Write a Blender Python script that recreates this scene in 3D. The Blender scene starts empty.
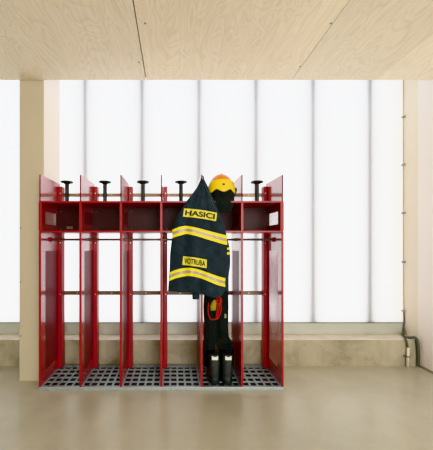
import bpy, bmesh, math, random
from mathutils import Vector, Matrix
random.seed(7)
SC = bpy.context.scene
COL = SC.collection

# ------------------------------------------------------------------ camera model (level architectural camera with lens shift)
F, VX, VY, CZ = 265.0, 173.0, 242.0, 1.48
def P(px, py, Y):
    return Vector(((px - VX) / F * Y, Y, CZ - (py - VY) / F * Y))

# ------------------------------------------------------------------ mesh helpers
def box(bm, x0, x1, y0, y1, z0, z1, bev=0.0):
    vs = [bm.verts.new((x, y, z)) for x in (x0, x1) for y in (y0, y1) for z in (z0, z1)]
    fs = [(0,1,3,2),(4,6,7,5),(0,4,5,1),(2,3,7,6),(0,2,6,4),(1,5,7,3)]
    faces = [bm.faces.new([vs[i] for i in f]) for f in fs]
    if bev > 0:
        es = {e for f in faces for e in f.edges}
        bmesh.ops.bevel(bm, geom=list(es), offset=bev, segments=2, affect='EDGES', profile=0.5)

def cyl(bm, p0, p1, r0, r1=None, n=16):
    r1 = r0 if r1 is None else r1
    p0, p1 = Vector(p0), Vector(p1)
    d = (p1 - p0).normalized()
    a = d.orthogonal().normalized(); b = d.cross(a)
    A = [bm.verts.new(p0 + (a*math.cos(2*math.pi*i/n) + b*math.sin(2*math.pi*i/n))*r0) for i in range(n)]
    B = [bm.verts.new(p1 + (a*math.cos(2*math.pi*i/n) + b*math.sin(2*math.pi*i/n))*r1) for i in range(n)]
    for i in range(n):
        bm.faces.new((A[i], A[(i+1)%n], B[(i+1)%n], B[i]))
    bm.faces.new(A[::-1]); bm.faces.new(B)

def smooth_pts(pts, k=6):
    pts = [Vector(p) for p in pts]
    out = []
    n = len(pts)
    for i in range(n-1):
        p0 = pts[max(i-1,0)]; p1 = pts[i]; p2 = pts[i+1]; p3 = pts[min(i+2,n-1)]
        for j in range(k):
            t = j/k
            out.append(0.5*((2*p1)+(p2-p0)*t+(2*p0-5*p1+4*p2-p3)*t*t+(3*p1-p0-3*p2+p3)*t**3))
    out.append(pts[-1])
    return out

def tube(bm, pts, r, n=10, flat=1.0, k=6):
    """swept tube; r a number or function of t; flat squeezes the section in world Y"""
    ps = smooth_pts(pts, k) if k else [Vector(p) for p in pts]
    rings = []
    a = None
    for i, p in enumerate(ps):
        d = (ps[min(i+1,len(ps)-1)] - ps[max(i-1,0)]).normalized()
        if a is None: a = d.orthogonal().normalized()
        a = (a - d*a.dot(d)).normalized(); b = d.cross(a)
        rr = r(i/(len(ps)-1)) if callable(r) else r
        ring = []
        for j in range(n):
            o = (a*math.cos(2*math.pi*j/n) + b*math.sin(2*math.pi*j/n))*rr
            o.y *= flat
            ring.append(bm.verts.new(p+o))
        rings.append(ring)
    for i in range(len(rings)-1):
        for j in range(n):
            bm.faces.new((rings[i][j], rings[i][(j+1)%n], rings[i+1][(j+1)%n], rings[i+1][j]))
    bm.faces.new(rings[0][::-1]); bm.faces.new(rings[-1])

def loft(bm, rings_params, n=28, power=2.0, ripple=None):
    """rings: (cx, cy, cz, rx, ry) stacked in z"""
    rings = []
    for (cx, cy, cz, rx, ry) in rings_params:
        ring = []
        for j in range(n):
            t = 2*math.pi*j/n
            c, s = math.cos(t), math.sin(t)
            q = 1.0 if ripple is None else 1 + ripple(t, cz)
            ring.append(bm.verts.new((cx + rx*q*math.copysign(abs(c)**(2/power), c),
                                      cy + ry*q*math.copysign(abs(s)**(2/power), s), cz)))
        rings.append(ring)
    for i in range(len(rings)-1):
        for j in range(n):
            bm.faces.new((rings[i][j], rings[i][(j+1)%n], rings[i+1][(j+1)%n], rings[i+1][j]))
    bm.faces.new(rings[0][::-1]); bm.faces.new(rings[-1])

def obj(name, bm, mat, parent=None, smooth=False, recalc=True):
    me = bpy.data.meshes.new(name)
    if recalc: bmesh.ops.recalc_face_normals(bm, faces=bm.faces[:])
    if smooth:
        for f in bm.faces: f.smooth = True
    bm.to_mesh(me); bm.free()
    for m in (mat if isinstance(mat, (list, tuple)) else [mat]): me.materials.append(m)
    o = bpy.data.objects.new(name, me); COL.objects.link(o)
    if parent is not None:
        o.parent = parent
        # local coordinates relative to the thing's base
        w = Vector((0,0,0)); q = parent
        while q is not None: w += q.location; q = q.parent
        o.location = (0,0,0)
        me.transform(Matrix.Translation(-w))
    return o

def thing(name, label, cat, loc=(0,0,0), group=None):
    o = bpy.data.objects.new(name, None); COL.objects.link(o)
    o.location = loc; o.empty_display_size = .1
    o['label'] = label; o['category'] = cat
    if group: o['group'] = group
    return o

def struct(name, bm, mat, parent=None, label=None, cat=None):
    o = obj(name, bm, mat, parent)
    if parent is None:
        o['kind'] = 'structure'
        if label: o['label'] = label
        if cat: o['category'] = cat
    return o
B = bmesh.new

# ------------------------------------------------------------------ materials
def srgb(r, g, b):
    f = lambda c: (c/255/12.92) if c/255 <= .04045 else ((c/255+.055)/1.055)**2.4
    return (f(r), f(g), f(b), 1)

class M:
    def __init__(s, name):
        s.m = bpy.data.materials.new(name); s.m.use_nodes = True
        s.t = s.m.node_tree; s.n = s.t.nodes; s.l = s.t.links
        s.n.clear()
        s.out = s.n.new('ShaderNodeOutputMaterial')
    def add(s, kind, **kw):
        n = s.n.new(kind)
        for k, v in kw.items():
            if hasattr(n, k) and not k in n.inputs: setattr(n, k, v)
            else: n.inputs[k].default_value = v
        return n
    def link(s, a, b): s.l.new(a, b)
    def bsdf(s, **kw):
        b = s.n.new('ShaderNodeBsdfPrincipled')
        for k, v in kw.items(): b.inputs[k.replace('_',' ')].default_value = v
        s.link(b.outputs[0], s.out.inputs['Surface'])
        return b
    def coords(s, scale=(1,1,1), kind='Object', rot=(0,0,0), loc=(0,0,0)):
        tc = s.n.new('ShaderNodeTexCoord'); mp = s.n.new('ShaderNodeMapping')
        mp.inputs['Scale'].default_value = scale; mp.inputs['Rotation'].default_value = rot; mp.inputs['Location'].default_value = loc
        s.link(tc.outputs[kind], mp.inputs[0]); return mp.outputs[0]
    def noise(s, vec, scale=5, detail=4, rough=.5, dist=0):
        n = s.n.new('ShaderNodeTexNoise')
        n.inputs['Scale'].default_value = scale; n.inputs['Detail'].default_value = detail
        n.inputs['Roughness'].default_value = rough; n.inputs['Distortion'].default_value = dist
        s.link(vec, n.inputs['Vector']); return n.outputs[0]
    def ramp(s, fac, stops):
        r = s.n.new('ShaderNodeValToRGB')
        e = r.color_ramp.elements
        while len(e) < len(stops): e.new(.5)
        for i, (p, c) in enumerate(stops): e[i].position = p; e[i].color = c
        s.link(fac, r.inputs[0]); return r.outputs[0]
    def bump(s, h, b, strength=.2, dist=.01):
        n = s.n.new('ShaderNodeBump'); n.inputs['Strength'].default_value = strength; n.inputs['Distance'].default_value = dist
        s.link(h, n.inputs['Height']); s.link(n.outputs[0], b.inputs['Normal'])
    def mix(s, fac, a, b, mode='MIX'):
        n = s.n.new('ShaderNodeMix'); n.data_type = 'RGBA'; n.blend_type = mode
        if isinstance(fac, float): n.inputs[0].default_value = fac
        else: s.link(fac, n.inputs[0])
        for i, x in ((6, a), (7, b)):
            if isinstance(x, tuple): n.inputs[i].default_value = x
            else: s.link(x, n.inputs[i])
        return n.outputs[2]

def plain(name, col, rough=.5, metal=0, spec=.5, var=.08, scale=20, bump=0.0, **kw):
    m = M(name); b = m.bsdf(Roughness=rough, Metallic=metal, **kw)
    b.inputs['Specular IOR Level'].default_value = spec
    nz = m.noise(m.coords(), scale, 3)
    lo = tuple(c*(1-var) for c in col[:3])+(1,); hi = tuple(min(1,c*(1+var)) for c in col[:3])+(1,)
    m.link(m.ramp(nz, [(.3, lo), (.7, hi)]), b.inputs['Base Color'])
    if bump: m.bump(nz, b, bump)
    return m.m

def mat_red(name, col, rough=.12, coat=1.0, cior=2.7):
    m = M(name); b = m.bsdf(Roughness=.45, Coat_Weight=coat, Coat_Roughness=rough, Coat_IOR=cior)
    nz = m.noise(m.coords(), 3, 2)
    m.link(m.ramp(nz, [(.3, tuple(c*.94 for c in col[:3])+(1,)), (.7, col)]), b.inputs['Base Color'])
    return m.m

RED   = mat_red('red_lacquer', srgb(162, 18, 30))
EDGE  = plain('shadowed_red_sheet_edge', srgb(112, 16, 30), .6, spec=.2)  # darker red paints the edge shadow onto the sheet rims
REDF  = mat_red('red_lacquer_frame', srgb(150, 15, 30), .35, .4, 1.5)
INSET = mat_red('red_matt_inset', srgb(120, 34, 44), .4, .15, 1.5)
BOXIN = plain('shaded_red_shelf_inside', srgb(58, 17, 19), .5, var=.1, scale=4)  # shade inside the shelf box is put into this darker red

def mat_mesh(name, frac, col):
    m = M(name); b = m.bsdf(Roughness=.4); b.inputs['Base Color'].default_value = col
    v = m.coords(scale=(1/.008,)*3)
    sep = m.n.new('ShaderNodeSeparateXYZ'); m.link(v, sep.inputs[0])
    def cell(o):
        f = m.add('ShaderNodeMath', operation='FRACT'); m.link(o, f.inputs[0])
        d = m.add('ShaderNodeMath', operation='SUBTRACT'); d.inputs[1].default_value = .5; m.link(f.outputs[0], d.inputs[0])
        q = m.add('ShaderNodeMath', operation='POWER'); q.inputs[1].default_value = 2; 
        a = m.add('ShaderNodeMath', operation='ABSOLUTE'); m.link(d.outputs[0], a.inputs[0]); m.link(a.outputs[0], q.inputs[0]); return q.outputs[0]
    s_ = m.add('ShaderNodeMath', operation='ADD'); m.link(cell(sep.outputs[1]), s_.inputs[0]); m.link(cell(sep.outputs[2]), s_.inputs[1])
    lt = m.add('ShaderNodeMath', operation='LESS_THAN'); lt.inputs[1].default_value = frac/math.pi; m.link(s_.outputs[0], lt.inputs[0])
    tr = m.n.new('ShaderNodeBsdfTransparent'); mx = m.n.new('ShaderNodeMixShader')
    m.link(lt.outputs[0], mx.inputs[0]); m.link(b.outputs[0], mx.inputs[1]); m.link(tr.outputs[0], mx.inputs[2])
    m.link(mx.outputs[0], m.out.inputs['Surface'])
    return m.m
SCREEN = mat_mesh('perforated_vent_sheet', .66, srgb(196, 120, 124))
INSETOUT = mat_mesh('perforated_outer_sheet', .42, srgb(170, 50, 62))

STEEL = plain('galvanised_steel', srgb(174, 184, 188), .42, .5, var=.15, scale=60)
RAILM = plain('brown_rail_metal', srgb(170, 152, 124), .45, .2, var=.12, scale=30)
RAILD = plain('dark_brown_rail_metal', srgb(118, 105, 90), .45, .2, var=.12, scale=30)
ROD   = plain('dark_rod_metal', srgb(122, 114, 106), .4, .4)
BLACK = plain('black_powder_coat', srgb(32, 44, 44), .4, 0, var=.15)
DARK  = plain('dark_tray', srgb(72, 82, 94), .6)
BOLT  = plain('bright_bolt', srgb(205, 200, 190), .35, .5)
GREYL = plain('greybrown_plate', srgb(132, 112, 98), .5)

def cloth(name, col, var=.25, sc=14):
    m = M(name); b = m.bsdf(Roughness=.85); b.inputs['Specular IOR Level'].default_value = .25
    b.inputs['Sheen Weight'].default_value = .15
    v = m.coords(); nz = m.noise(v, sc, 5, .6, .4)
    m.link(m.ramp(nz, [(.3, tuple(c*(1-var) for c in col[:3])+(1,)), (.7, tuple(c*(1+var) for c in col[:3])+(1,))]), b.inputs['Base Color'])
    m.bump(m.noise(m.coords(), 600, 1), b, .15, .002)
    return m.m
NAVY  = cloth('dark_navy_fabric', srgb(45, 56, 65))
BLKF  = cloth('black_fabric', srgb(32, 38, 40))
YEL   = plain('fluorescent_yellow', srgb(240, 226, 30), .6, var=.06, scale=50)
SILV  = plain('silver_reflective', srgb(178, 164, 142), .5, .1, var=.1, scale=60)
LAB   = plain('yellow_label_cloth', srgb(218, 208, 84), .7, var=.06, scale=50)
INK   = plain('black_ink', srgb(26, 30, 20), .7)
HELM  = plain('helmet_orange_yellow', srgb(228, 138, 34), .3, var=.05, scale=6)
HPLATE= plain('helmet_yellow', srgb(238, 208, 14), .28, var=.04, scale=6)
RUB   = plain('black_rubber', srgb(50, 56, 58), .42, var=.25, scale=30, bump=.1)
WHITE = plain('white_tab', srgb(226, 226, 214), .7)
STRAPR= plain('red_webbing', srgb(178, 34, 32), .7)
STRAPY= plain('yellow_webbing', srgb(150, 134, 36), .75, var=.2, scale=40)
GTAG  = plain('grey_tag', srgb(140, 144, 120), .7)

# concrete floor
m = M('polished_concrete_floor'); b = m.bsdf(Roughness=.3); b.inputs['Specular IOR Level'].default_value = .45
v = m.coords(); n1 = m.noise(v, .9, 6, .6, .6); n2 = m.noise(v, 4, 6, .6, .3)
c1 = m.ramp(n1, [(.3, srgb(178, 174, 156)), (.55, srgb(191, 187, 169)), (.75, srgb(199, 195, 178))])
c2 = m.ramp(n2, [(.3, (.93,.93,.93,1)), (.65, (1,1,1,1))])
m.link(m.mix(.6, c1, c2, 'MULTIPLY'), b.inputs['Base Color'])
m.link(m.ramp(n2, [(.3, (.2,.2,.2,1)), (.7, (.27,.27,.27,1))]), b.inputs['Roughness'])
m.bump(n1, b, .05, .01)
FLOOR = m.m
# cast concrete curb
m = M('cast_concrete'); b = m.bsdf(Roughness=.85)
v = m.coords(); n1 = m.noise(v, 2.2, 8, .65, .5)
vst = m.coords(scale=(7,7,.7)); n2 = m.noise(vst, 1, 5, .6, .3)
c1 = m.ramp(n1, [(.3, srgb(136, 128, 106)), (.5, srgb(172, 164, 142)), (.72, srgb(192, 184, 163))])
c2 = m.ramp(n2, [(.3, (.8,.8,.78,1)), (.6, (1,1,1,1))])
vo = m.n.new('ShaderNodeTexVoronoi'); vo.inputs['Scale'].default_value = 9; m.link(v, vo.inputs['Vector'])
c3 = m.ramp(vo.outputs[0], [(.05, (.55,.52,.48,1)), (.09, (1,1,1,1))])
m.link(m.mix(.7, m.mix(.7, c1, c2, 'MULTIPLY'), c3, 'MULTIPLY'), b.inputs['Base Color'])
m.bump(n1, b, .15, .01)
CONC = m.m
CTOP = plain('window_lit_concrete_top', srgb(214, 206, 190), .75, var=.1, scale=8)  # curb top: same concrete, window light painted in as a lighter colour
def paint(name, col, var=.04):
    m = M(name); b = m.bsdf(Roughness=.7); v = m.coords(scale=(1,1,.25))
    m.link(m.ramp(m.noise(v, 2.5, 5, .6), [(.3, tuple(c*(1-var) for c in col[:3])+(1,)), (.7, col)]), b.inputs['Base Color'])
    m.bump(m.noise(m.coords(), 90, 2), b, .04, .002)
    return m.m
BEIGE = paint('beige_column_paint', srgb(194, 184, 160))
WALLW = paint('warm_white_wall', srgb(238, 231, 224))
WALLG = paint('grey_blocker_wall', srgb(150, 144, 134))
COLLIT = paint('window_lit_column_side', srgb(244, 236, 228))  # column side facing the rack: window light painted into a paler colour
REVEAL= paint('beige_reveal', srgb(230, 220, 202))
FRAMEM= plain('grey_green_frame', srgb(188, 192, 180), .5, .2, var=.05, scale=5)
MULL  = plain('mullion_grey', srgb(140, 140, 148), .6)
GASK  = plain('dark_gasket', srgb(104, 104, 98), .7)
CABLEM= plain('grey_cable_sheath', srgb(84, 92, 84), .55)
CLIPM = plain('grey_clip', srgb(150, 146, 132), .5)
UPC = plain('pale_cable', srgb(182, 174, 156), .6)
PIPEM = plain('white_plastic_conduit', srgb(222, 216, 198), .5)

def plywood(name, tone, off):
    m = M(name); b = m.bsdf(Roughness=.62); b.inputs['Specular IOR Level'].default_value = .25
    v = m.coords(scale=(3.4, .9, 1), loc=(off, off*1.7, 0))
    w = m.n.new('ShaderNodeTexNoise'); w.inputs['Scale'].default_value = 1.1; w.inputs['Detail'].default_value = 2; w.inputs['Distortion'].default_value = 1.2
    m.link(v, w.inputs['Vector'])
    # contour lines of a slow noise field: rotary-cut grain loops
    mu = m.add('ShaderNodeMath', operation='MULTIPLY'); mu.inputs[1].default_value = 38; m.link(w.outputs[0], mu.inputs[0])
    pp = m.add('ShaderNodeMath', operation='PINGPONG'); pp.inputs[1].default_value = 1; m.link(mu.outputs[0], pp.inputs[0])
    g = m.ramp(pp.outputs[0], [(0, tuple(c*t for c, t in zip(tone[:3], (.91,.88,.82)))+(1,)), (.35, tuple(c*.96 for c in tone[:3])+(1,)), (1, tone)])
    fine = m.ramp(m.noise(m.coords(scale=(40, 2.0, 1)), 1, 4, .6), [(.3, (.9,.89,.86,1)), (.65, (1,1,1,1))])
    big = m.ramp(m.noise(m.coords(loc=(off,0,0)), .8, 3), [(.3, (.94,.93,.92,1)), (.7, (1,1,1,1))])
    m.link(m.mix(1.0, m.mix(.7, g, fine, 'MULTIPLY'), big, 'MULTIPLY'), b.inputs['Base Color'])
    return m.m
PLY = [plywood('plywood_sheet_a', srgb(236, 226, 206), 0.0), plywood('plywood_sheet_b', srgb(239, 229, 209), 3.3),
       plywood('plywood_sheet_c', srgb(241, 229, 207), 7.1), plywood('plywood_sheet_d', srgb(244, 235, 214), 11.7)]
GAP = plain('dark_gap', srgb(60, 52, 44), .9)

# translucent channel glazing
m = M('translucent_glazing')
tr = m.n.new('ShaderNodeBsdfTranslucent'); df = m.n.new('ShaderNodeBsdfDiffuse')
nz = m.noise(m.coords(scale=(5, 1, .25)), 1.5, 3)
m.link(m.ramp(nz, [(.3, (.94,.945,.945,1)), (.7, (.97,.972,.97,1))]), tr.inputs[0])
df.inputs[0].default_value = (.8,.82,.84,1)
mx = m.n.new('ShaderNodeMixShader'); mx.inputs[0].default_value = .06
m.link(tr.outputs[0], mx.inputs[1]); m.link(df.outputs[0], mx.inputs[2]); m.link(mx.outputs[0], m.out.inputs['Surface'])
GLAZ = m.m

# ------------------------------------------------------------------ the setting
XR, XL, YB, YC, YG = 2.93, -3.2, -5.0, 3.163, 3.38
ZC, YE = 3.20, 2.815
bm = B(); box(bm, XL, XR, YB, YC, -.1, 0); struct('floor', bm, FLOOR)
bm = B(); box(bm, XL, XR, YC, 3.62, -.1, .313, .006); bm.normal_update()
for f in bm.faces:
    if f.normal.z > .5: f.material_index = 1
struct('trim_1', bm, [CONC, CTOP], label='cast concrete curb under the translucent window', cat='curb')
# ceiling: plywood sheets with open joints under a dark backing
joints = [XL, -1.832, -.285, 1.257, 2.155, XR]
bm = B()
for i in range(5):
    g = .0035 if i != 1 and i != 2 else .003
    x0 = joints[i] + (.0042 if i == 2 else .0025); x1 = joints[i+1] - (.0042 if i == 1 else .0025)
    if i == 3: x1 = joints[4] - .0005
    if i == 4: x0 = joints[4] + .0005
    k = len(bm.faces)
    box(bm, x0, x1, YB, YE, ZC, ZC+.03)
    bm.faces.ensure_lookup_table()
    for f in bm.faces[k:]: f.material_index = (0, 1, 2, 0, 3)[i]
k = len(bm.faces)
box(bm, XL, XR, YB, YE-.002, ZC+.03, ZC+.16); bm.faces.ensure_lookup_table()
for f in bm.faces[k:]: f.material_index = 4
ceil = struct('ceiling', bm, PLY + [GAP])
for (px, py) in ((145, 23), (331, 23), (139, 62), (300, 66)):
    Y = 163/(242-py)*2.8; x = (px-VX)/F*Y
    bm = B(); cyl(bm, (x, Y, ZC-.003), (x, Y, ZC+.004), .007); obj('screw_head', bm, GASK, ceil)
# right wall
bm = B(); box(bm, XR, XR+.2, YB, 3.17, -.1, 4.3); struct('wall_right', bm, WALLW)
bm = B(); box(bm, XR, XR+.2, 3.17, 3.62, -.1, 4.3); struct('trim_2', bm, REVEAL, label='beige painted reveal beside the window at the right wall', cat='reveal')
bm = B(); box(bm, XR-.012, XR, YB, YC, 0, .022); struct('baseboard_right', bm, CLIPM)
bm = B(); box(bm, XL-.2, XL, YB, 3.62, -.1, 4.3); struct('wall_left_blocker', bm, WALLG)  # unseen grey wall, added to darken the left side
bm = B(); box(bm, XL-.2, -.9, YB-.2, YB, -.1, 4.3); struct('wall_back_blocker', bm, WALLG)  # unseen partial wall, added to block light from the rear left
bm = B(); box(bm, XL, XR, YE+.01, 3.62, 4.3, 4.4); struct('trim_3', bm, WALLW)
# column
bm = B(); box(bm, -1.637, -1.374, 2.822, 3.22, 0, 4.3, .004)
bm.normal_update()
for f in bm.faces:
    if f.normal.x > .9: f.material_index = 1  # side face takes the paint with window light in its colour
col_ = struct('column', bm, [BEIGE, COLLIT], label='beige square column beside the red locker rack', cat='column')
for py in (228, 282, 336):
    bm = B(); q = P(20.8, py, 2.822); cyl(bm, (q.x, 2.815, q.z), (q.x, 2.824, q.z), .009); obj('fixing_bolt', bm, CLIPM, col_)
# window: panes, mullions behind, bottom frame
win = bpy.data.objects.new('window_1', None); COL.objects.link(win); win['kind'] = 'structure'
x0j, dj = (85-VX)/F*YG, 57.0/F*YG
js = [x0j + dj*k for k in range(-4, 6)]
edges = [XL] + js + [XR]
for a, c in zip(edges[:-1], edges[1:]):
    bm = B()
    vs = [bm.verts.new(p) for p in ((a+.002, YG, .456), (c-.002, YG, .456), (c-.002, YG, 4.3), (a+.002, YG, 4.3))]
    bm.faces.new(vs); obj('pane', bm, GLAZ, win)
for x in js:
    bm = B(); box(bm, x-.042, x+.042, YG+.040, YG+.10, .45, 4.3); obj('mullion', bm, MULL, win)
bm = B(); box(bm, XL, XR-.001, YG-.02, YG+.06, .313, .448, .003); obj('bottom_frame', bm, FRAMEM, win)
bm = B(); box(bm, XL, XR-.001, YG-.012, YG+.03, .448, .456); obj('gasket', bm, GASK, win)

# ------------------------------------------------------------------ locker rack
YF, YBk = 2.65, 3.11          # front and back of the partition sheets
X0, DX = -1.33, .4042
XS = [X0 + DX*i for i in range(7)]
ZT, ZBT, ZBB, ZG = 2.153, 1.89, 1.576, .033
rack = thing('locker_rack', 'red metal firefighter locker rack with six open bays on steel grating', 'locker rack', (X0+3*DX, 2.88, 0))
IY0, IY1 = 2.745, 3.04
def yz_prism(bm, poly, x0, x1):
    a = [bm.verts.new((x0, y, z)) for y, z in poly]; c = [bm.verts.new((x1, y, z)) for y, z in poly]
    n = len(poly)
    bm.faces.new(a); bm.faces.new(c[::-1])
    for i in range(n): bm.faces.new((a[i], a[(i+1)%n], c[(i+1)%n], c[i]))
th = .008
for i, x in enumerate(XS):
    bm = B()
    a0, a1, v0, v1 = .155, 1.385, 1.665, 1.80
    tf, tb = ZT, ZT+.005
    yz_prism(bm, [(YF, ZG), (IY0, ZG), (IY0, ZBT), (YF, ZBT)], x-th, x+th)
    yz_prism(bm, [(IY1, ZG), (YBk, ZG), (YBk, ZBT), (IY1, ZBT)], x-th, x+th)
    yz_prism(bm, [(IY0, ZG), (IY1, ZG), (IY1, a0), (IY0, a0)], x-th, x+th)
    yz_prism(bm, [(IY0, a1), (IY1, a1), (IY1, v0), (IY0, v0)], x-th, x+th)
    yz_prism(bm, [(IY0, v1), (IY1, v1), (IY1, ZBT), (IY0, ZBT)], x-th, x+th)
    yz_prism(bm, [(YF, ZBT), (YBk, ZBT), (YBk, tb), (YF, tf)], x-th*.75, x+th*.75)
    bmesh.ops.remove_doubles(bm, verts=bm.verts[:], dist=1e-5)
    bmesh.ops.recalc_face_normals(bm, faces=bm.faces[:]); bm.normal_update()
    for f in bm.faces:
        if abs(f.normal.x) < .5: f.material_index = 1
    pn = obj('partition_panel', bm, [RED, EDGE], rack)
    bm = B(); box(bm, x-.006, x+.006, IY0, IY1, a0, a1); o = obj('inset_panel', bm, INSETOUT if i == 6 else INSET, pn)
    if i == 6: o['label'] = 'pale perforated inset of the outer partition'
    bm = B(); box(bm, x-.002, x+.002, IY0, IY1, v0, v1); obj('vent_screen', bm, SCREEN if i in (0, 6) else INSET, pn)
    bm = B(); box(bm, x-.011, x+.011, YF-.004, YF+.004, ZG, ZBB-.001, .002); obj('edge_trim', bm, REDF, pn)
    # back post
    d = -1 if i == 6 else 1; pa, pb = sorted((x+d*th, x+d*.052))
    bm = B(); box(bm, pa, pb, 3.05, 3.128, ZG, 2.12, .003)
    po = obj('back_post', bm, REDF, rack)
    for z in (2.04, 1.47, .878):
        bm = B(); cyl(bm, (x+d*.034, 3.046, z), (x+d*.034, 3.051, z), .006, n=10); obj('bolt', bm, BOLT, po)
# shelf box across all bays
xa, xb = XS[0]-.008, XS[6]+.008
bm = B(); box(bm, xa, xb, YF-.006, 3.045, ZBT-.018, ZBT, .002); obj('shelf_top', bm, REDF, rack)
bm = B(); box(bm, xa, xb, YF-.006, 3.045, ZBB, ZBB+.018, .002); obj('shelf_bottom', bm, REDF, rack)
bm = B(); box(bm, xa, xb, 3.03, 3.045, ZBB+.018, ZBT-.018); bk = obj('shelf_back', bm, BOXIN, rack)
for i in range(6):
    for fx in (.12, .88):
        for z in (1.63, 1.83):
            x = XS[i] + DX*fx; bm = B(); cyl(bm, (x, 3.026, z), (x, 3.031, z), .005, n=10); obj('rivet', bm, GREYL, bk)
bm = B(); q = P(69.7, 227.7, 3.026); box(bm, q.x-.035, q.x+.035, 3.024, 3.03, q.z-.015, q.z+.015); obj('rating_plate', bm, GREYL, bk)
# box side cheeks (thicker red front edges inside each bay)
for i, x in enumerate(XS):
    bm = B(); box(bm, x-.0125, x+.0125, YF-.005, YF+.012, ZBB+.018, ZBT-.018, .002)
    if i == 0: box(bm, x+.0125, x+.022, YF-.004, YF+.006, ZBB+.018, ZBT-.018)
    if i == 6: box(bm, x-.022, x-.0125, YF-.004, YF+.006, ZBB+.018, ZBT-.018)
    obj('box_divider_edge', bm, REDF, rack)
# rails and hanging rod
for z, h in ((2.035, .040), (.878, .046)):
    bm = B(); box(bm, XS[0]-.01, XS[6]+.01, 3.1285, 3.145, z-h/2, z+h/2, .002)
    r_ = obj('back_rail', bm, RAILM if z > 1 else RAILD, rack)
    for i in range(6):
        x = XS[i] + DX*.5; bm = B(); cyl(bm, (x, 3.124, z), (x, 3.13, z), .007, n=10); obj('bolt', bm, BOLT, r_)
bm = B(); cyl(bm, (XS[0], 2.86, 1.506), (XS[6], 2.86, 1.506), .012); rod = obj('hanging_rod', bm, ROD, rack, True)
for i, x in enumerate(XS):
    s = [1] if i == 0 else [-1] if i == 6 else [-1, 1]
    for d in s:
        bm = B(); cyl(bm, (x+d*th, 2.86, 1.506), (x+d*(th+.02), 2.86, 1.506), .024 if i in (0, 6) else .016); obj('rod_flange', bm, REDF if i in (0,6) else ROD, rod)
# helmet holders
HX = []
for i in range(6):
    x = XS[i] + DX/2; y = 2.82; HX.append(x)
    bm = B(); cyl(bm, (x, y, ZBT), (x, y, 2.113), .0205)
    cyl(bm, (x, y, ZBT), (x, y, ZBT+.008), .035)
    ho = obj('helmet_holder', bm, BLACK, rack)
    bm = B(); cyl(bm, (x, y, 2.096), (x, y, 2.112), .024, .05, 28); cyl(bm, (x, y, 2.112), (x, y, 2.122), .064, n=28)
    obj('holder_disc', bm, BLACK, ho, False)
# floor grating and its tray
bm = B()
box(bm, xa-.004, xb+.004, YF-.008, YF+.012, 0, ZG, .002); box(bm, xa-.004, xb+.004, 3.10, 3.118, 0, ZG)
for x in XS: box(bm, x-.012, x+.012, YF+.012, 3.10, 0, ZG)
fr = obj('base_frame', bm, STEEL, rack)
bm = B(); box(bm, xa, xb, YF+.012, 3.10, 0.001, .006); obj('drip_tray', bm, DARK, rack)
for i in range(6):
    bm = B(); a, c = XS[i]+.012, XS[i+1]-.012; y0, y1 = YF+.012, 3.10
    nx, ny, w = 5, 5, .0105
    for k in range(nx+1):
        x = a + (c-a)*k/nx; box(bm, max(a, x-w), min(c, x+w), y0, y1, .024, ZG-.0005)
    for k in range(ny+1):
        y = y0 + (y1-y0)*k/ny; box(bm, a, c, max(y0, y-w), min(y1, y+w), .0235, ZG)
    obj('floor_grating', bm, STEEL, rack)

# ------------------------------------------------------------------ fire jacket
JROWS = [(178.5,201.3,203.3),(180,200.4,204.2),(183,198.8,205.8),(187,196.8,207.9),(194,192,211.2),(201,186.6,214.6),(208.4,182,217.2),(215.6,177.6,219.6),
         (222,174.6,222.2),(227,173.6,224.8),(234,172.4,226.8),(241,171.6,228),(250,170.8,228.6),(258.5,170,229),(266,169.4,228),(274,168.9,226.4),(282,168.6,225.2),(291,168.4,225.6)]
JBOT = [(0,291),(.2,292.2),(.4,292),(.55,293),(.68,296),(.82,298.4),(.93,296),(1,290)]
def interp(tab, x, k=1):
    if x <= tab[0][0]: return tab[0][k]
    for a, c in zip(tab[:-1], tab[1:]):
        if x <= c[0]:
            t = (x-a[0])/(c[0]-a[0]); return a[k]*(1-t)+c[k]*t
    return tab[-1][k]
def jdepth(px, py):
    y = min(max(py, 178.5), 291)
    xl, xr = interp(JROWS, y, 1), interp(JROWS, y, 2)
    u = min(max((px-xl)/(xr-xl), 0), 1); v = (y-178.5)/112.5
    g = .22 + .78*min(1, v*1.6)
    prof = max(0, math.sin(math.pi*u))**.55
    fold = (.017*math.sin(15*u+2.2*v+.4) + .011*math.sin(26*u-3*v) + .005*math.sin(9*v+5*u))*min(1, v*1.5)*prof
    fold += .010*math.exp(-((u-.62-.1*v)/.05)**2)*min(1,v*2)*prof
    return 2.617 - .072*g*prof - fold
jacket = thing('fire_jacket', 'dark navy fire jacket with yellow reflective stripes hanging on the locker rack', 'jacket', tuple(P(201, 292, 2.6)))
NU, NV = 84, 90
bm = B(); fr_, bk_ = [], []
for r in range(NV+1):
    v = r/NV; y = 178.5 + 112.5*v
    xl, xr = interp(JROWS, y, 1), interp(JROWS, y, 2)
    # gentle edge ripple
    xl += .35*math.sin(v*17); xr += .4*math.sin(v*21+1)
    rowf, rowb = [], []
    for c in range(NU+1):
        u = c/NU; px = xl+(xr-xl)*u
        py = y + (interp(JBOT, u) - 291)*v**7
        rowf.append(bm.verts.new(P(px, py, jdepth(px, y))))
        rowb.append(bm.verts.new(P(px, py, 2.6185) + Vector((0, .004*math.sin(math.pi*u), 0))))
    fr_.append(rowf); bk_.append(rowb)
for r in range(NV):
    for c in range(NU):
        bm.faces.new((fr_[r][c], fr_[r][c+1], fr_[r+1][c+1], fr_[r+1][c]))
        bm.faces.new((bk_[r][c], bk_[r+1][c], bk_[r+1][c+1], bk_[r][c+1]))
for r in range(NV):
    bm.faces.new((fr_[r][0], fr_[r+1][0], bk_[r+1][0], bk_[r][0])); bm.faces.new((fr_[r][NU], bk_[r][NU], bk_[r+1][NU], fr_[r+1][NU]))
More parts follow.
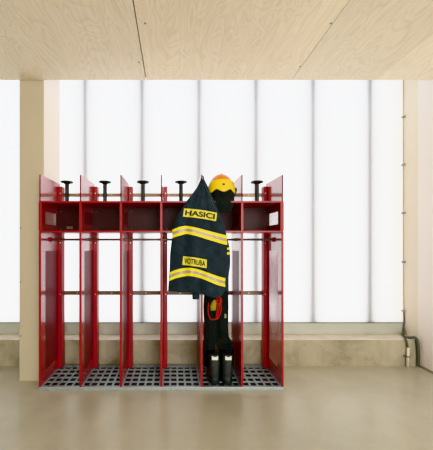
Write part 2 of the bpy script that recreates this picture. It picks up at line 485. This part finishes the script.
for c in range(NU):
    bm.faces.new((fr_[0][c], bk_[0][c], bk_[0][c+1], fr_[0][c+1])); bm.faces.new((fr_[NV][c], fr_[NV][c+1], bk_[NV][c+1], bk_[NV][c]))
body = obj('jacket_body', bm, NAVY, jacket, True)
def ribbon(name, tab, mat, parent, off, lo=0.0, hi=1.0, n=50):
    bm = B(); T, Bt = [], []
    x0, x1 = tab[0][0], tab[-1][0]
    pts_t = smooth_pts([(t[0], 0, t[1]) for t in tab], 8); pts_b = smooth_pts([(t[0], 0, t[2]) for t in tab], 8)
    rows = 4
    grid = []
    for a, c in zip(pts_t, pts_b):
        line = []
        for k in range(rows+1):
            f = lo + (hi-lo)*k/rows
            px = a.x; py = a.z*(1-f) + c.z*f
            line.append(bm.verts.new(P(px, py, jdepth(px, py) - off)))
        grid.append(line)
    for i in range(len(grid)-1):
        for k in range(rows): bm.faces.new((grid[i][k], grid[i+1][k], grid[i+1][k+1], grid[i][k+1]))
    return obj(name, bm, mat, parent, True)
S1 = [(172.4,229.6,238.2),(176,228.2,236.8),(181,226.6,235.2),(187,226,234),(196,227.6,235.8),(205,230,238.6),(215,232.6,241.6),(223,234.6,244),(227.2,235.8,245)]
S2 = [(168.8,273,281.3),(174,270.6,279),(180,268.9,277.2),(188,267.8,276),(196,268.8,276.9),(204,271.3,279.4),(212,274.2,282.8),(219,276.6,285.4),(225.3,278.2,287)]
for S in (S1, S2):
    st = ribbon('reflective_stripe', S, YEL, jacket, .005)
    ribbon('silver_band', S, SILV, st, .0068, .32, .66)
# lettered patches
def bil(q, s, t):
    (ax, ay), (bx, by), (cx, cy), (dx, dy) = q   # top-left, top-right, bottom-right, bottom-left ; t from bottom
    tx, ty = ax+(bx-ax)*s, ay+(by-ay)*s + sag*math.sin(math.pi*s); lx, ly = dx+(cx-dx)*s, dy+(cy-dy)*s + sag*math.sin(math.pi*s)
    return lx+(tx-lx)*t, ly+(ty-ly)*t
def patch(word, q, ins, bold):
    bm = B(); g = []
    for i in range(73):
        l = []
        for k in range(5):
            px, py = bil(q, i/72, k/4); l.append(bm.verts.new(P(px, py, jdepth(px, py)-.0075)))
        g.append(l)
    for i in range(72):
        for k in range(4): bm.faces.new((g[i][k], g[i+1][k], g[i+1][k+1], g[i][k+1]))
    pt = obj('name_patch', bm, LAB, jacket, True)
    cu = bpy.data.curves.new('lettering', 'FONT'); cu.body = word; cu.size = 1; cu.offset = bold; cu.resolution_u = 4
    to = bpy.data.objects.new('lettering_source', cu); COL.objects.link(to)
    bpy.context.view_layer.update()
    me = bpy.data.meshes.new_from_object(to.evaluated_get(bpy.context.evaluated_depsgraph_get()))
    bpy.data.objects.remove(to)
    b2 = B(); b2.from_mesh(me); bpy.data.meshes.remove(me)
    bmesh.ops.subdivide_edges(b2, edges=[e for e in b2.edges if e.calc_length() > .12], cuts=5, use_grid_fill=True)
    xs = [v.co.x for v in b2.verts]; ys = [v.co.y for v in b2.verts]
    xa_, xb_, ya_, yb_ = min(xs), max(xs), min(ys), max(ys)
    for v in b2.verts:
        s = ins + (v.co.x-xa_)/(xb_-xa_)*(1-2*ins); t = .17 + (v.co.y-ya_)/(yb_-ya_)*.66
        px, py = bil(q, s, t); v.co = P(px, py, jdepth(px, py)-.0115)
    obj('lettering', b2, INK, pt, False)
sag = -.7
patch('HASICI', [(184,208.4),(217,212.8),(216,221.2),(183,216.6)], .05, .035)
sag = -.3
patch('VOTRUBA', [(183.2,256.2),(206.9,259.6),(206.6,268.2),(182.3,264.8)], .06, .022)
# hanging loop over the panel tip, collar seam, sleeves
bm = B(); tube(bm, [P(201.2,183,2.60), P(201.4,178,2.61), P(202.4,176.4,2.635), P(203.2,177.0,2.64), P(203.4,179,2.62), P(203.0,183,2.60)], .0065, 8); obj('hanging_loop', bm, BLKF, jacket, True)
bm = B()
seam = [(203.6,182),(206.5,189),(210,197),(213.4,205),(215.8,211),(218,219)]
tube(bm, [P(x, y, jdepth(x, y)-.001) for x, y in seam], .0045, 8); obj('collar_edge', bm, cloth('grey_blue_edge', srgb(66, 80, 84)), jacket, True)
def sleeve(pts, r, stripes):
    bm = B(); tube(bm, pts, r, 14, .6); so = obj('sleeve', bm, NAVY, jacket, True)
    ps = smooth_pts(pts, 6)
    for (a, c) in stripes:
        seg = ps[int(a*len(ps)):max(int(c*len(ps)), int(a*len(ps))+2)]
        bm = B(); tube(bm, seg, lambda t: (r(.5) if callable(r) else r)*1.04+.002, 14, .62, 0); obj('sleeve_stripe', bm, YEL, so, True)
sleeve([P(216,226,2.612), P(222.5,238,2.628), P(225.5,250,2.632), P(226.2,264,2.632), P(225,276,2.63), P(225.2,291,2.63)], lambda t: .047-.012*t, [(.36,.41),(.44,.49)])
sleeve([P(190,226,2.625), P(193,245,2.637), P(195,262,2.645), P(195.6,280,2.645), P(195.9,299,2.645)], lambda t: .045-.010*t, [])

# ------------------------------------------------------------------ helmet on its holder
hx, hy, hz = (221.0-VX)/F*2.77, 2.775, 1.995
helmet = thing('fire_helmet', 'yellow fire helmet with black neck cloth sitting above the fifth locker bay', 'helmet', (hx, hy, hz))
def dome(az, el, s=1.0):
    return Vector((hx + .140*s*math.cos(el)*math.sin(az), hy - .148*s*math.cos(el)*math.cos(az), hz + .192*s*math.sin(el)))
bm = B(); rings = []
els = [-.12, -.06] + [math.pi/2*k/14 for k in range(0, 14)]
for e in els:
    rings.append([bm.verts.new(dome(2*math.pi*j/40, e, 1)) for j in range(40)])
top = bm.verts.new(dome(0, math.pi/2))
for a, c in zip(rings[:-1], rings[1:]):
    for j in range(40): bm.faces.new((a[j], a[(j+1)%40], c[(j+1)%40], c[j]))
for j in range(40): bm.faces.new((rings[-1][j], rings[-1][(j+1)%40], top))
obj('helmet_shell', bm, HELM, helmet, True)
# raised front plate with wavy lower edge
bm = B(); g = []
for i in range(33):
    f = i/32*2-1; az = f*1.2
    lo = -.06 + .13*math.exp(-((abs(f)-.42)/.2)**2) - .02*math.exp(-(f/.13)**2) - .05*abs(f)**3
    hi = .62 - .10*f*f
    l = [bm.verts.new(dome(az, lo+(hi-lo)*k/10, 1.055 + .02*math.exp(-(f/.2)**2)*(1-k/10))) for k in range(11)]
    g.append(l)
for i in range(32):
    for k in range(10): bm.faces.new((g[i][k], g[i+1][k], g[i+1][k+1], g[i][k+1]))
fp = obj('front_plate', bm, HPLATE, helmet, True)
so = fp.modifiers.new('thickness', 'SOLIDIFY'); so.thickness = .006; so.offset = -1
bm = B()   # dark badge
vs = [bm.verts.new(dome(a, e, 1.10)) for a, e in ((-.09,.30),(0,.32),(.09,.30),(.07,.24),(0,.21),(-.07,.24))]; bm.faces.new(vs); obj('badge', bm, INK, fp)
# crest nub, side pivots
bm = B(); tube(bm, [dome(0,1.25,1.0), dome(0,1.45,1.015), dome(math.pi,1.45,1.015), dome(math.pi,1.1,1.0)], .007, 8); obj('crest', bm, HELM, helmet, True)
for s in (-1, 1):
    bm = B(); c = dome(s*1.36, .06, 1.02); cyl(bm, c + Vector((-s*.004,0,0)), c + Vector((s*.012,0,-.004)), .040, .030, 20); obj('side_pivot', bm, BLACK, helmet, True)
# black neck cloth / face cover in front
bm = B(); g = []
for r in range(19):
    t = r/18
    z = 2.035 - .252*t; w = .123 - .014*t - .035*max(0, t-.7)/.3; curve = .10*(1-t)**1.2 + .018
    l = []
    for i in range(29):
        a = (i/28*2-1)*1.13
        fold = .004*math.sin(7*a+2*t)*t
        zz = z - .012*math.cos(a*1.2)*t
        low = Vector((hx + w*math.sin(a)/math.sin(1.13), 2.628 + .012*(1-t) + curve*(1-math.cos(a)) - fold*.5, zz))
        el = math.asin(max(-.9, min(.9, (z-hz)/.192/1.04))); up = dome(a*1.18, el, 1.04)
        k = min(1, max(0, (1.975-z)/.07)); k = k*k*(3-2*k)
        l.append(bm.verts.new(up.lerp(low, k)))
    g.append(l)
for r in range(18):
    for i in range(28): bm.faces.new((g[r][i], g[r][i+1], g[r+1][i+1], g[r+1][i]))
nc = obj('neck_cloth', bm, BLKF, helmet, True)

# ------------------------------------------------------------------ trousers hanging in the fifth bay
tr_ = thing('fire_trousers', 'black fire trousers hanging below the jacket above the boots', 'trousers', (.47, 2.84, .1))
def wr(t, z): return .05*math.sin(3*t+22*z) + .035*math.sin(5*t-35*z+1)
bm = B()
loft(bm, [(.455,2.82,1.44,.115,.05),(.455,2.82,1.30,.118,.055),(.46,2.81,1.10,.122,.062),(.462,2.80,.95,.124,.066),(.462,2.80,.86,.12,.066),(.462,2.80,.82,.10,.05)], ripple=wr)
loft(bm, [(.392,2.80,.98,.062,.064),(.390,2.80,.80,.066,.066),(.392,2.81,.60,.062,.066),(.395,2.85,.42,.068,.058),(.393,2.888,.28,.068,.052),(.390,2.89,.16,.068,.05),(.388,2.89,.135,.064,.045)], ripple=wr)
loft(bm, [(.520,2.80,.98,.062,.064),(.522,2.80,.80,.067,.066),(.520,2.81,.60,.066,.066),(.525,2.815,.48,.066,.064),(.556,2.86,.40,.086,.062),(.582,2.888,.29,.083,.052),(.588,2.89,.18,.080,.05),(.588,2.89,.14,.074,.045)], ripple=wr)
body = obj('trouser_cloth', bm, BLKF, tr_, True)
rm = body.modifiers.new('remesh', 'REMESH'); rm.mode = 'VOXEL'; rm.voxel_size = .009; rm.use_smooth_shade = True
sm = body.modifiers.new('soft', 'SMOOTH'); sm.factor = .5; sm.iterations = 6
bm = B(); tube(bm, [(.40,2.83,1.42),(.40,2.845,1.50),(.40,2.86,1.524),(.40,2.876,1.50),(.40,2.85,1.42)], .006, 8); obj('hanger_loop', bm, BLKF, tr_, True)
bm = B(); q = P(225.4, 316, 2.732); box(bm, q.x-.010, q.x+.010, 2.728, 2.738, q.z-.022, q.z+.022, .002); obj('fabric_tag', bm, GTAG, tr_)

# strap bundle hanging on the trousers
sb = thing('strap_bundle', 'red and yellow strap bundle hanging in front of the black trousers', 'straps', tuple(P(215, 320, 2.71)))
bm = B()
loft(bm, [(0,0,-.052,.020,.012),(0,0,-.045,.028,.018),(0.002,0,-.01,.032,.022),(.008,0,.03,.026,.02),(.014,0,.052,.016,.014),(.016,0,.06,.006,.006)], n=18)
q = P(213.2, 305.6, 2.70); bmesh.ops.translate(bm, verts=bm.verts[:], vec=q); obj('yellow_pouch', bm, STRAPY, sb, True)
def strap(pts, r=.0062): 
    bm = B(); tube(bm, [P(x, y, Y) for x, y, Y in pts], r, 8, .6); return obj('red_webbing', bm, STRAPR, sb, True)
strap([(216.5,299,2.70),(218,297.2,2.69),(220.6,298.2,2.685),(221.2,302,2.685),(218.6,304.6,2.685),(216.8,302,2.69),(217.6,299.6,2.685)], .009)
strap([(217.4,301,2.69),(219.6,300.4,2.68),(221,305,2.68),(221,311,2.685),(219.6,316,2.69),(217.2,319.4,2.695),(216.6,315,2.69),(217.6,309,2.685),(217.8,303,2.685)])
strap([(219.6,302,2.68),(219.2,309,2.68),(217.8,316,2.685),(216,320,2.69)], .0055)
strap([(209.0,303,2.715),(208.2,309,2.705),(208.6,315,2.70),(210.6,319,2.70),(213.6,320,2.70),(216,319,2.695)], .005)
bm = B(); tube(bm, [P(216,297,2.715), P(217,299,2.70), P(218,301,2.69)], .005, 8); obj('snap_hook', bm, BOLT, sb, True)

sb.location.y += .010
# ------------------------------------------------------------------ boots
def boot(cx, label, lean):
    t = thing('fire_boot', label, 'boot', (cx, 2.74, ZG), 'fire boots standing in the fifth bay')
    def rip(a, z): return .018*math.sin(z*150) if .12 < z < .29 else 0
    bm = B(); Z = ZG
    prm = [(cx,2.825,Z+.022,.060,.145),(cx,2.828,Z+.05,.060,.147),(cx,2.822,Z+.07,.059,.139),(cx,2.80,Z+.088,.057,.116),(cx,2.765,Z+.105,.056,.084)]
    for k in range(15):
        f = k/14; prm.append((cx+lean*f, 2.745, Z+.12+.165*f, .0555-.001*f, .063+.001*f))
    loft(bm, prm, n=30, power=2.9, ripple=rip); obj('boot_upper', bm, RUB, t, True)
    bm = B(); loft(bm, [(cx,2.826,Z+.0005,.058,.144),(cx,2.826,Z+.02,.061,.147),(cx,2.826,Z+.026,.059,.144)], n=30, power=2.9); obj('sole', bm, BLACK, t)
    bm = B(); loft(bm, [(cx+lean,2.745,Z+.281,.0545,.0635),(cx+lean,2.745,Z+.286,.057,.066),(cx+lean,2.745,Z+.294,.057,.066),(cx+lean,2.745,Z+.298,.054,.063)], n=30, power=2.9); obj('top_rim', bm, RUB, t, True)
    bm = B(); box(bm, cx+lean-.032, cx+lean+.032, 2.671, 2.680, Z+.255, Z+.285, .003)
    box(bm, cx+lean-.032, cx+lean-.018, 2.671, 2.680, Z+.28, Z+.295, .002); box(bm, cx+lean+.018, cx+lean+.032, 2.671, 2.680, Z+.28, Z+.295, .002)
    obj('pull_tab', bm, WHITE, t)['label'] = 'white pull tab'
    bm = B(); box(bm, cx-.006, cx+.006, 2.683, 2.690, Z+.03, Z+.25, .002); obj('heel_strip', bm, BLACK, t)
boot(.427, 'left black rubber fire boot with white pull tab, standing on the grating', -.003)
boot(.556, 'right black rubber fire boot with white pull tab, standing on the grating', .003)

# ------------------------------------------------------------------ cable and conduit in the right corner
cab = thing('wall_cable', 'grey cable clipped along the right window edge and down the curb to the floor', 'cable', (XR-.03, 3.1, 0))
xc = XR - .006
bm = B()
tube(bm, [(xc, 3.368, 3.9), (xc, 3.368, 1.2), (xc, 3.355, .60)], .0035, 8, k=4)
obj('upper_run', bm, UPC, cab, True)
bm = B()
tube(bm, [(xc, 3.355, .60), (xc, 3.352, .48), (xc-.01, 3.348, .40), (xc-.016, 3.335, .345), P(403.2,335.8,3.27), P(406,337.3,3.22), P(411,337.6,3.18), P(415.2,337.8,3.143), P(417.3,342,3.143), (xc-.015, 3.145, .15), (xc-.015, 3.146, .01)],
     lambda t: .007 if t < .22 else (.011 if t < .5 else .016), 10, k=8)
obj('lower_run', bm, CABLEM, cab, True)
bm = B(); tube(bm, [P(402.8,335.4,3.29), P(404.2,337.4,3.19), P(406.6,341,3.143), P(407.6,346,3.14), P(408.3,349.5,3.14)], .010, 8); obj('cable_branch', bm, CABLEM, cab, True)
for py in (117, 165, 213, 262, 311):
    bm = B(); q = P(402.5, py, 3.36); box(bm, XR-.024, XR-.0005, 3.335, 3.376, q.z-.010, q.z+.010, .002); obj('cable_clip', bm, CLIPM, cab)
con = thing('wall_conduit', 'short white plastic conduit fixed upright on the concrete curb', 'conduit', tuple(P(407.6, 367, 3.14)))
a, c = P(408.2, 347.5, 3.14), P(407.3, 367.0, 3.14); c.z = .001
bm = B(); cyl(bm, a, c, .014); obj('conduit_tube', bm, PIPEM, con, True)
bm = B(); q = P(407.4, 356.5, 3.14); box(bm, q.x-.03, q.x+.018, 3.124, 3.162, q.z-.008, q.z+.008, .002); obj('conduit_clip', bm, GASK, con)

# ------------------------------------------------------------------ light
w = bpy.data.worlds.new('overcast_sky'); SC.world = w; w.use_nodes = True
wt = w.node_tree; bg = wt.nodes['Background']
bg.inputs[0].default_value = (.985, .988, 1.0, 1); bg.inputs[1].default_value = 1.5
def area(name, loc, target, sx, sy, power, col=(1,1,1)):
    l = bpy.data.lights.new(name, 'AREA'); l.shape = 'RECTANGLE'; l.size = sx; l.size_y = sy; l.energy = power; l.color = col
    o = bpy.data.objects.new(name, l); COL.objects.link(o); o.location = loc
    o.rotation_euler = (Vector(target)-Vector(loc)).to_track_quat('-Z', 'Y').to_euler()
area('ceiling_fill', (2.0, -2.6, .7), (.8, 1.9, 3.2), 2.5, 1.4, 32, (1, .98, .94))  # added fill lamp behind the camera, aimed up to brighten the ceiling
area('hall_daylight', (2.0, -3.5, 2.0), (.6, 3.2, 1.3), 5, 2.6, 230, (1, .985, .95))

# ------------------------------------------------------------------ camera
cam = bpy.data.cameras.new('camera'); co = bpy.data.objects.new('camera', cam); COL.objects.link(co)
co.location = (0, 0, CZ); co.rotation_euler = (math.pi/2, 0, 0)
cam.sensor_fit = 'HORIZONTAL'; cam.sensor_width = 36; cam.lens = F/433*36
# Blender scales both shifts by the longer side of the frame
cam.shift_x = (216.5-VX)/433.0; cam.shift_y = (VY-225)/433.0
cam.clip_start = .05
SC.camera = co
SC.view_settings.view_transform = 'Khronos PBR Neutral'; SC.view_settings.look = 'None'; SC.view_settings.exposure = .28; SC.view_settings.gamma = 1
SC.cycles.use_denoising = True
SC.cycles.max_bounces = 10; SC.cycles.diffuse_bounces = 6; SC.cycles.transparent_max_bounces = 16
SC.cycles.sample_clamp_indirect = 8
